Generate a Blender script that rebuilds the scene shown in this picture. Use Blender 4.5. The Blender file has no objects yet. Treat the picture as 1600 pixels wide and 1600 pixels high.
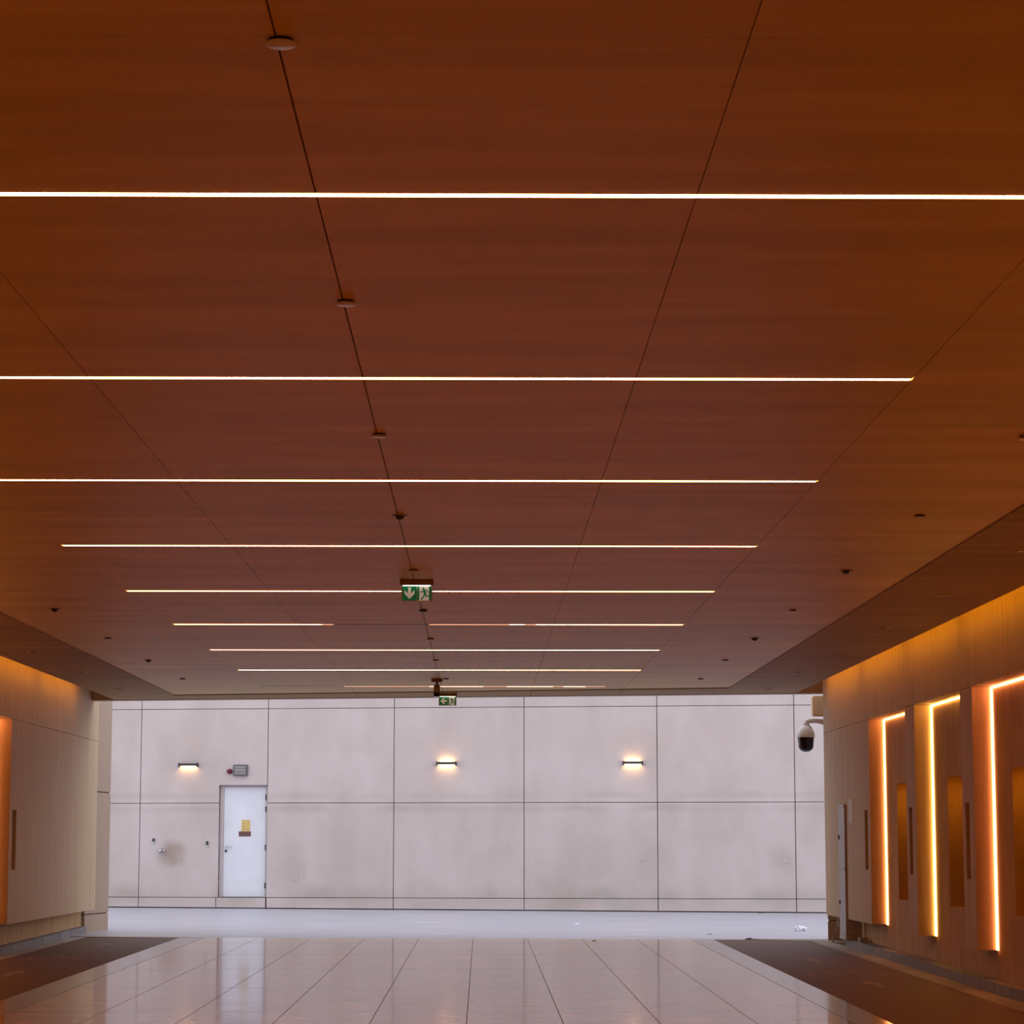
import bpy, bmesh, math, random
from mathutils import Vector, Matrix
random.seed(7)
S = bpy.context.scene
COL = S.collection
PI = math.pi

# ------------------------------------------------------------------ camera, sky, exposure
EYE = 1.40                                   # camera height above the yard paving
cam_d = bpy.data.cameras.new('camera'); cam = bpy.data.objects.new('camera', cam_d); COL.objects.link(cam)
cam_d.sensor_width = 36.0; cam_d.sensor_fit = 'HORIZONTAL'; cam_d.lens = 3935.0 / 1600 * 36
cam_d.clip_start = 0.05; cam_d.clip_end = 300
cam.location = (0, 0, EYE)
cam.rotation_euler = (PI / 2 + math.radians(7.456), 0, -math.radians(0.693))
S.camera = cam

w = bpy.data.worlds.new('sky'); S.world = w; w.use_nodes = True
bg = w.node_tree.nodes['Background']
bg.inputs['Color'].default_value = (0.94, 0.93, 1.0, 1); bg.inputs['Strength'].default_value = 1.40

S.view_settings.view_transform = 'Standard'; S.view_settings.look = 'None'
S.view_settings.gamma = 1; S.view_settings.use_curve_mapping = False
S.view_settings.exposure = 0.0

LED = (1.0, 0.37, 0.12)                     # warm white line lamps
STRIP_POWER = 31.0

# ------------------------------------------------------------------ materials
def nd(nt, t, x=0, **kw):
    n = nt.nodes.new(t); n.location = (x, 0)
    for k, v in kw.items(): setattr(n, k, v)
    return n

def mat(name, a, b=None, rough=0.6, scale=(1, 1, 1), nscale=3.0, detail=6, bump=0.0, bscale=60,
        metal=0.0, zbands=(), spec=0.5, lo=0.3, hi=0.7, fine=0.0, emit=None, estr=0.0, stains=(), var=0.0, rvar=0.0):
    m = bpy.data.materials.new(name); m.use_nodes = True
    nt = m.node_tree; p = nt.nodes['Principled BSDF']; L = nt.links.new
    p.inputs['Roughness'].default_value = rough; p.inputs['Metallic'].default_value = metal
    p.inputs['Specular IOR Level'].default_value = spec
    tc = nd(nt, 'ShaderNodeTexCoord', -900); mp = nd(nt, 'ShaderNodeMapping', -700)
    mp.inputs['Scale'].default_value = scale; L(tc.outputs['Object'], mp.inputs['Vector'])
    if b is None: b = tuple(c * 0.9 for c in a)
    nz = nd(nt, 'ShaderNodeTexNoise', -500); nz.inputs['Scale'].default_value = nscale
    nz.inputs['Detail'].default_value = detail; nz.inputs['Roughness'].default_value = 0.6
    L(mp.outputs[0], nz.inputs['Vector'])
    mr = nd(nt, 'ShaderNodeMapRange', -300); mr.inputs['From Min'].default_value = lo; mr.inputs['From Max'].default_value = hi
    L(nz.outputs['Fac'], mr.inputs['Value'])
    mx = nd(nt, 'ShaderNodeMix', -150, data_type='RGBA')
    mx.inputs['A'].default_value = (*a, 1); mx.inputs['B'].default_value = (*b, 1)
    L(mr.outputs[0], mx.inputs['Factor']); col = mx.outputs['Result']
    if fine > 0:
        n2 = nd(nt, 'ShaderNodeTexNoise', -500); n2.inputs['Scale'].default_value = 90; n2.inputs['Detail'].default_value = 3
        L(tc.outputs['Object'], n2.inputs['Vector'])
        m2 = nd(nt, 'ShaderNodeMapRange', -300); m2.inputs['To Min'].default_value = 1 - fine; m2.inputs['To Max'].default_value = 1 + fine
        L(n2.outputs['Fac'], m2.inputs['Value'])
        v2 = nd(nt, 'ShaderNodeVectorMath', -100, operation='SCALE'); L(col, v2.inputs[0]); L(m2.outputs[0], v2.inputs['Scale']); col = v2.outputs[0]
    if var > 0:
        oi = nd(nt, 'ShaderNodeObjectInfo', -500); m3 = nd(nt, 'ShaderNodeMapRange', -300)
        m3.inputs['To Min'].default_value = 1 - var; m3.inputs['To Max'].default_value = 1 + var
        L(oi.outputs['Random'], m3.inputs['Value'])
        v3 = nd(nt, 'ShaderNodeVectorMath', -100, operation='SCALE'); L(col, v3.inputs[0]); L(m3.outputs[0], v3.inputs['Scale']); col = v3.outputs[0]
    for (cx, cz, r, amt, tint) in stains:      # damp stains: centre and radius in the wall's own coordinates
        sx = nd(nt, 'ShaderNodeSeparateXYZ', -800); L(tc.outputs['Object'], sx.inputs[0])
        cmb = nd(nt, 'ShaderNodeCombineXYZ', -750); L(sx.outputs['X'], cmb.inputs['X']); L(sx.outputs['Z'], cmb.inputs['Z'])
        ns = nd(nt, 'ShaderNodeTexNoise', -750); ns.inputs['Scale'].default_value = 3.5; L(cmb.outputs[0], ns.inputs['Vector'])
        off = nd(nt, 'ShaderNodeVectorMath', -700, operation='SCALE'); L(ns.outputs['Color'], off.inputs[0]); off.inputs['Scale'].default_value = r * 0.9
        ad = nd(nt, 'ShaderNodeVectorMath', -650, operation='ADD'); L(cmb.outputs[0], ad.inputs[0]); L(off.outputs[0], ad.inputs[1])
        ds = nd(nt, 'ShaderNodeVectorMath', -600, operation='DISTANCE'); L(ad.outputs[0], ds.inputs[0])
        ds.inputs[1].default_value = (cx + r * 0.45, r * 0.45, cz + r * 0.45)
        mm = nd(nt, 'ShaderNodeMapRange', -500, interpolation_type='SMOOTHSTEP')
        mm.inputs['From Min'].default_value = r * 0.1; mm.inputs['From Max'].default_value = r
        mm.inputs['To Min'].default_value = amt; mm.inputs['To Max'].default_value = 0
        L(ds.outputs['Value'], mm.inputs['Value'])
        m4 = nd(nt, 'ShaderNodeMix', -50, data_type='RGBA'); L(mm.outputs[0], m4.inputs['Factor']); L(col, m4.inputs['A'])
        m4.inputs['B'].default_value = (*tint, 1); col = m4.outputs['Result']
    for (z0, hw, amt, tint) in zbands:         # damp marks that run along a joint
        sx = nd(nt, 'ShaderNodeSeparateXYZ', -800); L(tc.outputs['Object'], sx.inputs[0])
        cmb = nd(nt, 'ShaderNodeCombineXYZ', -750); L(sx.outputs['X'], cmb.inputs['X']); cmb.inputs['Y'].default_value = z0 * 7
        n1 = nd(nt, 'ShaderNodeTexNoise', -700); n1.inputs['Scale'].default_value = 0.9; n1.inputs['Detail'].default_value = 5; L(cmb.outputs[0], n1.inputs['Vector'])
        wv = nd(nt, 'ShaderNodeMath', -650, operation='MULTIPLY_ADD'); L(n1.outputs['Fac'], wv.inputs[0]); wv.inputs[1].default_value = hw * 1.6; wv.inputs[2].default_value = z0 - hw * 0.8
        df = nd(nt, 'ShaderNodeMath', -600, operation='SUBTRACT'); L(sx.outputs['Z'], df.inputs[0]); L(wv.outputs[0], df.inputs[1])
        ab = nd(nt, 'ShaderNodeMath', -550, operation='ABSOLUTE'); L(df.outputs[0], ab.inputs[0])
        mb_ = nd(nt, 'ShaderNodeMapRange', -500, interpolation_type='SMOOTHSTEP'); mb_.inputs['From Max'].default_value = hw; mb_.inputs['To Min'].default_value = amt; mb_.inputs['To Max'].default_value = 0; L(ab.outputs[0], mb_.inputs['Value'])
        k1 = nd(nt, 'ShaderNodeMapRange', -500); k1.inputs['From Min'].default_value = .35; k1.inputs['From Max'].default_value = .62; L(n1.outputs['Fac'], k1.inputs['Value'])
        k2 = nd(nt, 'ShaderNodeMath', -450, operation='MULTIPLY'); L(mb_.outputs[0], k2.inputs[0]); L(k1.outputs[0], k2.inputs[1])
        m6 = nd(nt, 'ShaderNodeMix', -50, data_type='RGBA'); L(k2.outputs[0], m6.inputs['Factor']); L(col, m6.inputs['A']); m6.inputs['B'].default_value = (*tint, 1); col = m6.outputs['Result']
    L(col, p.inputs['Base Color'])
    if rvar > 0:
        mr5 = nd(nt, 'ShaderNodeMapRange', -200); mr5.inputs['To Min'].default_value = rough * (1 - rvar); mr5.inputs['To Max'].default_value = rough * (1 + rvar)
        L(nz.outputs['Fac'], mr5.inputs['Value']); L(mr5.outputs[0], p.inputs['Roughness'])
    if bump > 0:
        n3 = nd(nt, 'ShaderNodeTexNoise', -500); n3.inputs['Scale'].default_value = bscale; n3.inputs['Detail'].default_value = 4
        L(mp.outputs[0], n3.inputs['Vector'])
        bp = nd(nt, 'ShaderNodeBump', -200); bp.inputs['Strength'].default_value = bump; bp.inputs['Distance'].default_value = 0.01
        L(n3.outputs['Fac'], bp.inputs['Height']); L(bp.outputs[0], p.inputs['Normal'])
    if emit:
        p.inputs['Emission Color'].default_value = (*emit, 1); p.inputs['Emission Strength'].default_value = estr
    return m

M = {}
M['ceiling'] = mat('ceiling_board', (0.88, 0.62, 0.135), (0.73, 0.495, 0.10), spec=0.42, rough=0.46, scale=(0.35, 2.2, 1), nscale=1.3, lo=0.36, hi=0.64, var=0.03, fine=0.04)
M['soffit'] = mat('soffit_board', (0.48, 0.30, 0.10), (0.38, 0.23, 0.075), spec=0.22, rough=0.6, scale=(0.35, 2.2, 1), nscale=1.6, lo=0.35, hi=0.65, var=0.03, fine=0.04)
M['dark'] = mat('dark_void', (0.03, 0.02, 0.015), rough=0.9)
M['wall'] = mat('wall_board', (0.73, 0.55, 0.37), (0.58, 0.43, 0.28), spec=0.25, rough=0.65, scale=(6, 6, 0.35), nscale=1.6, lo=0.3, hi=0.7, bump=0.1, bscale=9, fine=0.06)
M['lower'] = mat('lower_wall_render', (0.68, 0.45, 0.22), (0.50, 0.31, 0.14), rough=0.75, scale=(2.5, 2.5, 0.8), nscale=1.4, lo=0.3, hi=0.7, fine=0.08)
M['core'] = mat('wall_core', (0.42, 0.33, 0.26), rough=0.8)
M['tile'] = mat('polished_stone', (0.66, 0.42, 0.25), (0.24, 0.155, 0.095), rough=0.09, scale=(1.0, 3.0, 1), nscale=2.0, lo=0.38, hi=0.62, var=0.06, fine=0.03, rvar=0.5, spec=0.06)
M['band'] = mat('dark_stone_band', (0.24, 0.18, 0.155), (0.19, 0.14, 0.12), rough=0.15, scale=(0.5, 2.5, 1), nscale=2.0, var=0.04, spec=0.2)
M['border'] = mat('grey_stone_border', (0.27, 0.235, 0.215), (0.23, 0.20, 0.185), rough=0.15, nscale=4, var=0.05, fine=0.04, spec=0.25)
M['lane'] = mat('brown_lane_coating', (0.135, 0.045, 0.010), (0.108, 0.034, 0.007), rough=0.6, nscale=6, fine=0.12, bump=0.3, bscale=120, spec=0.3)
M['paint'] = mat('worn_lane_paint', (0.34, 0.23, 0.16), (0.18, 0.11, 0.07), rough=0.7, nscale=14, lo=0.35, hi=0.65)
M['gutter'] = mat('gutter_concrete', (0.52, 0.47, 0.44), (0.33, 0.29, 0.27), rough=0.8, nscale=5, fine=0.12)
M['kerb'] = mat('kerb_granite', (0.29, 0.28, 0.30), (0.22, 0.215, 0.235), rough=0.6, nscale=6, fine=0.2, var=0.12)
M['subfloor'] = mat('floor_bed', (0.16, 0.12, 0.10), rough=0.7)
M['far'] = mat('yard_wall_panel', (0.61, 0.535, 0.525), (0.53, 0.45, 0.43), rough=0.8, scale=(1, 1, 0.6), nscale=0.9, lo=0.36, hi=0.64, fine=0.04, var=0.015,
    zbands=((2.08, 0.13, 0.5, (0.40, 0.36, 0.33)), (2.36, 0.12, 0.4, (0.42, 0.38, 0.35)), (0.22, 0.30, 0.55, (0.37, 0.33, 0.28)), (3.5, 0.5, 0.3, (0.56, 0.45, 0.39))),
    stains=((-6.72, 1.13, 0.42, 0.65, (0.27, 0.19, 0.135)), (-3.95, 0.82, 0.38, 0.22, (0.36, 0.32, 0.28)), (6.30, 1.06, 0.46, 0.28, (0.33, 0.30, 0.26)),
            (-1.2, 0.12, 0.6, 0.25, (0.38, 0.33, 0.28)), (1.6, 0.12, 0.7, 0.3, (0.36, 0.32, 0.27)), (3.0, 0.10, 0.6, 0.3, (0.36, 0.32, 0.27))))
M['pier'] = mat('pier_panel', (0.49, 0.37, 0.285), (0.44, 0.33, 0.25), rough=0.8, nscale=1.5, fine=0.05)
M['yard'] = mat('yard_paving', (0.46, 0.475, 0.56), (0.36, 0.37, 0.44), rough=0.35, scale=(0.4, 3, 1), nscale=1.4, lo=0.4, hi=0.6, fine=0.05)
M['white'] = mat('white_door_paint', (0.78, 0.80, 0.88), rough=0.45, nscale=2)
M['frame'] = mat('door_frame_paint', (0.60, 0.53, 0.53), rough=0.5)
M['steel'] = mat('brushed_steel', (0.55, 0.55, 0.57), rough=0.35, metal=0.9)
M['darkmetal'] = mat('dark_metal', (0.06, 0.055, 0.06), rough=0.5)
M['lamp_body'] = mat('anthracite_lamp_body', (0.045, 0.042, 0.06), rough=0.5)
M['camwhite'] = mat('camera_housing_white', (0.90, 0.88, 0.85), rough=0.35)
M['smoke'] = mat('smoked_dome', (0.012, 0.011, 0.018), rough=0.08)
M['beigebox'] = mat('beige_box', (0.88, 0.66, 0.42), rough=0.5)
M['brownmetal'] = mat('brown_housing', (0.38, 0.25, 0.16), rough=0.5)
M['plate'] = mat('white_cover_plate', (0.93, 0.90, 0.87), rough=0.3)
M['greybox'] = mat('grey_sign_box', (0.13, 0.125, 0.14), rough=0.5)
M['signface'] = mat('sign_face_grey', (0.30, 0.29, 0.28), rough=0.4)
M['letters'] = mat('sign_letters_dark', (0.09, 0.085, 0.09), rough=0.5)
M['red'] = mat('red_beacon_lens', (0.15, 0.008, 0.025), rough=0.15)
M['yellow'] = mat('yellow_notice', (0.72, 0.52, 0.17), (0.66, 0.47, 0.16), rough=0.6)
M['paper'] = mat('paper_white', (0.85, 0.82, 0.79), rough=0.7)
M['rust'] = mat('brown_plate', (0.17, 0.07, 0.06), (0.13, 0.055, 0.045), rough=0.5, nscale=30)
M['cabinet'] = mat('cabinet_metal', (0.50, 0.47, 0.47), (0.43, 0.40, 0.40), rough=0.4, nscale=3)
M['litter'] = mat('crumpled_white', (0.85, 0.87, 0.95), rough=0.4)
M['leaf'] = mat('dry_leaf', (0.10, 0.065, 0.045), rough=0.8)
M['green'] = mat('sign_green', (0.0, 0.16, 0.055), rough=0.3, emit=(0.0, 0.20, 0.06), estr=0.22)
M['picto'] = mat('sign_cream', (0.62, 0.52, 0.42), rough=0.3, emit=(1.0, 0.82, 0.62), estr=0.22)
M['acrylic'] = mat('acrylic_edge', (0.80, 0.65, 0.55), rough=0.25)
def glow(name, c, s): 
    m = bpy.data.materials.new(name); m.use_nodes = True; nt = m.node_tree
    p = nt.nodes['Principled BSDF']; p.inputs['Base Color'].default_value = (0.8, 0.75, 0.7, 1)
    p.inputs['Emission Color'].default_value = (*c, 1); p.inputs['Emission Strength'].default_value = s
    return m
M['strip'] = glow('strip_diffuser', LED, STRIP_POWER)
M['strip_mid'] = glow('strip_diffuser_weaker', (1.0, 0.50, 0.26), 14.0)
M['strip_dim'] = glow('strip_diffuser_failing', (1.0, 0.46, 0.24), 2.0)
M['strip_off'] = mat('strip_diffuser_dead', (0.10, 0.06, 0.04), rough=0.5)
M['niche_a'] = glow('niche_lamp_orange', (1.0, 0.36, 0.12), 11)
M['niche_b'] = glow('niche_lamp_yellow', (1.0, 0.50, 0.12), 11)
M['niche_c'] = glow('niche_lamp_deep', (1.0, 0.32, 0.12), 12)
M['cove'] = glow('cove_lamp', (1.0, 0.38, 0.002), 8.5)
M['sconce'] = glow('sconce_lamp', (1.0, 0.60, 0.25), 34)
M['signlamp'] = glow('exit_sign_lamp', (0.85, 1.0, 0.90), 2.4)

# ------------------------------------------------------------------ mesh helpers
class MB:
    def __init__(s): s.v = []; s.f = []
    def quad(s, a, b, c, d):
        n = len(s.v); s.v += [a, b, c, d]; s.f.append((n, n + 1, n + 2, n + 3))
    def box(s, x0, x1, y0, y1, z0, z1):
        if x0 > x1: x0, x1 = x1, x0
        if y0 > y1: y0, y1 = y1, y0
        if z0 > z1: z0, z1 = z1, z0
        n = len(s.v)
        s.v += [(x0, y0, z0), (x1, y0, z0), (x1, y1, z0), (x0, y1, z0), (x0, y0, z1), (x1, y0, z1), (x1, y1, z1), (x0, y1, z1)]
        s.f += [tuple(n + i for i in q) for q in ((3, 2, 1, 0), (4, 5, 6, 7), (0, 1, 5, 4), (1, 2, 6, 5), (2, 3, 7, 6), (3, 0, 4, 7))]
        return s
    def prism(s, poly, z0, z1, axis='z'):      # poly counter-clockwise in (x,y), or in (x,z) with axis='y'
        n = len(s.v); k = len(poly)
        zf = (lambda z, p: z(p[0], p[1]) if callable(z) else z)
        for p in poly: s.v.append((p[0], p[1], zf(z0, p)) if axis == 'z' else (p[0], z0, p[1]))
        for p in poly: s.v.append((p[0], p[1], zf(z1, p)) if axis == 'z' else (p[0], z1, p[1]))
        s.f.append(tuple(n + i for i in reversed(range(k)))); s.f.append(tuple(n + k + i for i in range(k)))
        for i in range(k):
            j = (i + 1) % k; s.f.append((n + i, n + j, n + k + j, n + k + i))
        return s
    def tube(s, pts, r, seg=12):
        P = [Vector(p) for p in pts]; rings = []
        for i, p in enumerate(P):
            d = (P[min(i + 1, len(P) - 1)] - P[max(i - 1, 0)]).normalized()
            a = Vector((0, 0, 1)) if abs(d.z) < 0.9 else Vector((1, 0, 0))
            u = d.cross(a).normalized(); v = d.cross(u)
            rr = r[i] if isinstance(r, (list, tuple)) else r
            n = len(s.v)
            for k in range(seg):
                t = 2 * PI * k / seg; s.v.append(tuple(p + u * math.cos(t) * rr + v * math.sin(t) * rr))
            rings.append(n)
        for a, b in zip(rings, rings[1:]):
            for k in range(seg):
                j = (k + 1) % seg; s.f.append((a + k, a + j, b + j, b + k))
        s.f.append(tuple(rings[0] + k for k in reversed(range(seg)))); s.f.append(tuple(rings[-1] + k for k in range(seg)))
        return s
    def lathe(s, prof, c=(0, 0, 0), seg=24, axis='z'):   # prof: (radius, height) list
        rings = []
        for r, h in prof:
            n = len(s.v)
            for k in range(seg):
                t = 2 * PI * k / seg
                if axis == 'z': s.v.append((c[0] + r * math.cos(t), c[1] + r * math.sin(t), c[2] + h))
                elif axis == 'y': s.v.append((c[0] + r * math.cos(t), c[1] + h, c[2] + r * math.sin(t)))
            rings.append(n)
        for a, b in zip(rings, rings[1:]):
            for k in range(seg):
                j = (k + 1) % seg; s.f.append((a + k, a + j, b + j, b + k))
        s.f.append(tuple(rings[0] + k for k in range(seg))); s.f.append(tuple(rings[-1] + k for k in range(seg)))
        return s
    def build(s, name, m, parent=None, loc=None, smooth=False, bevel=0.0):
        me = bpy.data.meshes.new(name); me.from_pydata(s.v, [], s.f); me.update()
        bm = bmesh.new(); bm.from_mesh(me); bmesh.ops.remove_doubles(bm, verts=bm.verts, dist=1e-6)
        bmesh.ops.recalc_face_normals(bm, faces=bm.faces)
        if bevel > 0:
            bmesh.ops.bevel(bm, geom=list(bm.edges), offset=bevel, segments=2, affect='EDGES', clamp_overlap=True)
        bm.to_mesh(me); bm.free()
        if smooth:
            for p in me.polygons: p.use_smooth = True
            try: me.set_sharp_from_angle(angle=math.radians(40))
            except Exception: pass
        me.materials.append(M[m] if isinstance(m, str) else m)
        o = bpy.data.objects.new(name, me); COL.objects.link(o)
        if parent: o.parent = parent
        if loc: o.location = loc
        return o

def box(name, m, dims, parent=None, **kw): return MB().box(*dims).build(name, m, parent, **kw)
def tag(o, label, cat, group=None):
    o['label'] = label; o['category'] = cat
    if group: o['group'] = group
    return o
def thing(name, label, cat, loc=(0, 0, 0), rz=0.0, group=None):
    o = bpy.data.objects.new(name, None); o.empty_display_size = 0.1; COL.objects.link(o)
    o.location = loc; o.rotation_euler = (0, 0, rz); return tag(o, label, cat, group)
def struct(o): o['kind'] = 'structure'; return o
def kids(o): return [c for c in COL.objects if c.parent == o]
def copy_tree(o, parent=None, dloc=(0, 0, 0)):
    c = o.copy(); COL.objects.link(c); c.parent = parent
    c.location = Vector(o.location) + Vector(dloc)
    for ch in kids(o): copy_tree(ch, c)
    return c
def clip(poly, a, b, c):                     # keep a*x+b*y <= c
    out = []
    for i, p in enumerate(poly):
        q = poly[(i + 1) % len(poly)]
        dp, dq = a * p[0] + b * p[1] - c, a * q[0] + b * q[1] - c
        if dp <= 0: out.append(p)
        if dp * dq < 0:
            t = dp / (dp - dq); out.append((p[0] + t * (q[0] - p[0]), p[1] + t * (q[1] - p[1])))
    return out
def rect(x0, x1, y0, y1): return [(x0, y0), (x1, y0), (x1, y1), (x0, y1)]
def area(p): return abs(sum(p[i][0] * p[(i + 1) % len(p)][1] - p[(i + 1) % len(p)][0] * p[i][1] for i in range(len(p)))) / 2
def text_mesh(name, body, size, m, parent, loc, rot=(PI / 2, 0, 0), ext=0.002):
    c = bpy.data.curves.new(name, 'FONT'); c.body = body; c.size = size; c.extrude = ext
    c.align_x = 'CENTER'; c.align_y = 'CENTER'
    t = bpy.data.objects.new(name, c); COL.objects.link(t)
    bpy.context.view_layer.update()
    me = bpy.data.meshes.new_from_object(t.evaluated_get(bpy.context.evaluated_depsgraph_get()))
    bpy.data.objects.remove(t); me.materials.clear(); me.materials.append(M[m])
    o = bpy.data.objects.new(name, me); COL.objects.link(o); o.parent = parent; o.location = loc; o.rotation_euler = rot
    return o

# ------------------------------------------------------------------ main dimensions
def Z(h): return h + EYE
ZC = Z(2.18)                                 # underside of the main ceiling boards
ZS = ZC - 0.012                              # side soffits sit a little lower
def fl(x, y): return -0.02 - 0.0042 * (38 - y)   # passage floor rises gently towards the yard
NEAR = -7.0
ENDA, ENDB = 38.2, 0.187                     # mouth of the passage: y = ENDA - ENDB x
GRA, GRB = 36.72, 0.232                      # recessed edge of the main ceiling field
FLA, FLB = 37.7, 0.095                       # where the stone floor stops
YS = [8.36 + 3.42 * k for k in range(9)]     # ceiling strips
BAY = 3.45
XR, XRB = 4.99, 5.20                         # right wall face / niche back
XL, XLB = -6.03, -6.24                       # left wall face / niche back
YE_R, YE_L = 36.8, 39.85                     # ends of the side walls

# ------------------------------------------------------------------ floor
floor = struct(MB().prism(clip(rect(-6.24, 5.2, NEAR, 45), FLB, 1, FLA), lambda x, y: fl(x, y) - 0.30, lambda x, y: fl(x, y) - 0.006).build('floor', 'subfloor'))
def slab(name, m, poly, parent, top=0.0, th=0.02):
    return MB().prism(poly, lambda x, y: fl(x, y) - th, lambda x, y: fl(x, y) + top).build(name, m, parent)
TX = [-4.12 + 0.8 * k for k in range(10)]    # nine columns of stone
bands = [36.3 - 3.44 * k for k in range(6)]
for ci in range(9):
    x0, x1 = TX[ci] + 0.0035, TX[ci + 1] - 0.0035
    prev = FLA + 1
    segs = []
    for bi, b in enumerate(bands):
        segs.append(('t', b + 0.08, prev)); segs.append(('b', b - 0.08, b + 0.08)); prev = b - 0.08
    for kind, y0, y1 in segs:
        if kind == 'b':
            if x0 > 2.2: kind = 't'
            slab('band_stone' if kind == 'b' else 'floor_tile', 'band' if kind == 'b' else 'tile', clip(rect(x0, x1, y0 + .001, y1 - .001), FLB, 1, FLA), floor); continue
        cut = y0 + (y1 - y0) * (0.28 + 0.44 * ((ci * 5 + int(y0)) % 4) / 3)
        for a, c in ((y0, cut), (cut, y1)):
            p = clip(rect(x0, x1, a + .0008, c - .0008), FLB, 1, FLA)
            if len(p) > 2 and area(p) > 0.01: slab('floor_tile', 'tile', p, floor)
slab('floor_tile', 'tile', rect(-4.12, 3.08, NEAR, bands[-1] - 0.08), floor)
y = FLA + 1
while y > 14:
    for x0, x1 in ((-4.50, -4.125), (3.085, 3.40)):
        p = clip(rect(x0, x1, y - 1.245, y), FLB, 1, FLA)
        if len(p) > 2 and area(p) > 0.005: slab('border_stone', 'border', p, floor)
    y -= 1.25
for x0, x1 in ((-4.50, -4.125), (3.085, 3.40)): slab('border_stone', 'border', rect(x0, x1, NEAR, y), floor)

def lane(x0, x1, sgn):
    ln = slab('cycle_lane', 'lane', clip(clip(rect(x0, x1, NEAR, 45), FLB, 1, FLA), sgn * 0.9, 1, 41.55 if sgn > 0 else 43.3), floor)
    return ln
laneR = lane(3.405, 4.76, 1); laneL = lane(-5.92, -4.505, -1)
def ring(mb, cx, cy, rx, ry, wx, wy, seg=22):
    n = len(mb.v)
    for k in range(seg):
        t = 2 * PI * k / seg
        for q in (1, 0):
            x, y = cx + (rx - q * wx) * math.cos(t), cy + (ry - q * wy) * math.sin(t)
            mb.v.append((x, y, fl(x, y) + 0.002))
    for k in range(seg):
        j = (k + 1) % seg; mb.f.append((n + 2 * k, n + 2 * k + 1, n + 2 * j + 1, n + 2 * j))
def bar(mb, a, b, wd):
    a = Vector(a); b = Vector(b); d = (b - a).normalized(); nrm = Vector((-d.y, d.x)) * wd
    mb.quad(*[(p.x, p.y, fl(p.x, p.y) + 0.002) for p in (a + nrm, a - nrm, b - nrm, b + nrm)])
def bike(ln, cx, cy, flip):
    mb = MB(); f = flip
    ring(mb, cx - 0.27, cy - 0.25, 0.17, 0.42, 0.022, 0.07); ring(mb, cx + 0.27, cy - 0.25, 0.17, 0.42, 0.022, 0.07)
    A = (cx - 0.27, cy - 0.25); B = (cx + 0.27, cy - 0.25); Cc = (cx - 0.03 * f, cy - 0.30); Dd = (cx - 0.10 * f, cy + 0.35); Ee = (cx + 0.17 * f, cy + 0.42)
    rear, front = (A, B) if f > 0 else (B, A)
    for p, q in ((rear, Cc), (rear, Dd), (Cc, Dd), (Cc, Ee), (Dd, Ee), (front, Ee), (Ee, (cx + 0.14 * f, cy + 0.62)), (Dd, (cx - 0.12 * f, cy + 0.55))):
        bar(mb, p, q, 0.012)
    bar(mb, (cx + 0.14 * f, cy + 0.62), (cx + 0.25 * f, cy + 0.66), 0.02); bar(mb, (cx - 0.19 * f, cy + 0.56), (cx - 0.05 * f, cy + 0.56), 0.025)
    return mb.build('bicycle_symbol', 'paint', ln)
def arrow(ln, cx, cy):
    mb = MB()
    P = [(cx - .035, cy - .6), (cx + .035, cy - .6), (cx + .035, cy), (cx + .13, cy), (cx, cy + .62), (cx - .13, cy), (cx - .035, cy)]
    n = len(mb.v)
    for p in P: mb.v.append((p[0], p[1], fl(*p) + 0.002))
    mb.f.append((n, n + 1, n + 2, n + 6)); mb.f.append((n + 3, n + 4, n + 5))
    return mb.build('arrow_marking', 'paint', ln)
bike(laneR, 4.07, 28.6, 1); arrow(laneR, 4.10, 31.3); arrow(laneR, 4.08, 26.5)
bike(laneL, -5.22, 32.3, -1); arrow(laneL, -5.25, 35.6); arrow(laneL, -5.22, 28.6)

def lim(x0, x1, y0, y1, ye): return rect(x0, x1, y0, min(y1, ye))
slab('gutter_strip', 'gutter', clip(clip(rect(4.0, 5.025, NEAR, 45), FLB, 1, FLA), -1, 0, -4.765), floor)
slab('gutter_strip', 'gutter', clip(rect(-6.135, -5.925, NEAR, 45), FLB, 1, FLA + 0.3), floor)
MB().prism([(4.78, 36.75), (5.03, 36.3), (5.6, 36.3), (5.6, 37.3), (4.0, 37.5), (4.3, 37.15)], lambda x, y: fl(x, y) - .05, lambda x, y: fl(x, y) + .004).build('gutter_apron', 'gutter', floor)

# kerbs
def kerb(x0, x1, yend, side):
    k = struct(box('trim_1' if side == 'r' else 'trim_2', 'subfloor', (x0 + (.02 if side == 'r' else .02), x1 - .02, NEAR, yend - .02, -0.3, -0.02), None))
    y = yend; L0 = 0.78
    while y > 12:
        a = y - L0 + 0.006
        MB().prism(rect(x0, x1, a, y), lambda x, y: fl(x, y) - .1, lambda x, y: fl(x, y) + .105).build('kerb_stone', 'kerb', k, bevel=0.006)
        y -= L0
    MB().prism(rect(x0, x1, NEAR, y), lambda x, y: fl(x, y) - .1, lambda x, y: fl(x, y) + .105).build('kerb_stone', 'kerb', k)
kerb(5.03, 5.30, 35.15, 'r'); kerb(-6.36, -6.14, 39.75, 'l')

# yard ground
def yg(x, y): return -0.037 - 0.0045 * x
struct(MB().prism(clip(rect(-22, 22, 30, 56.5), -FLB, -1, -FLA), lambda x, y: -0.35, yg).build('ground', 'yard'))

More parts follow.
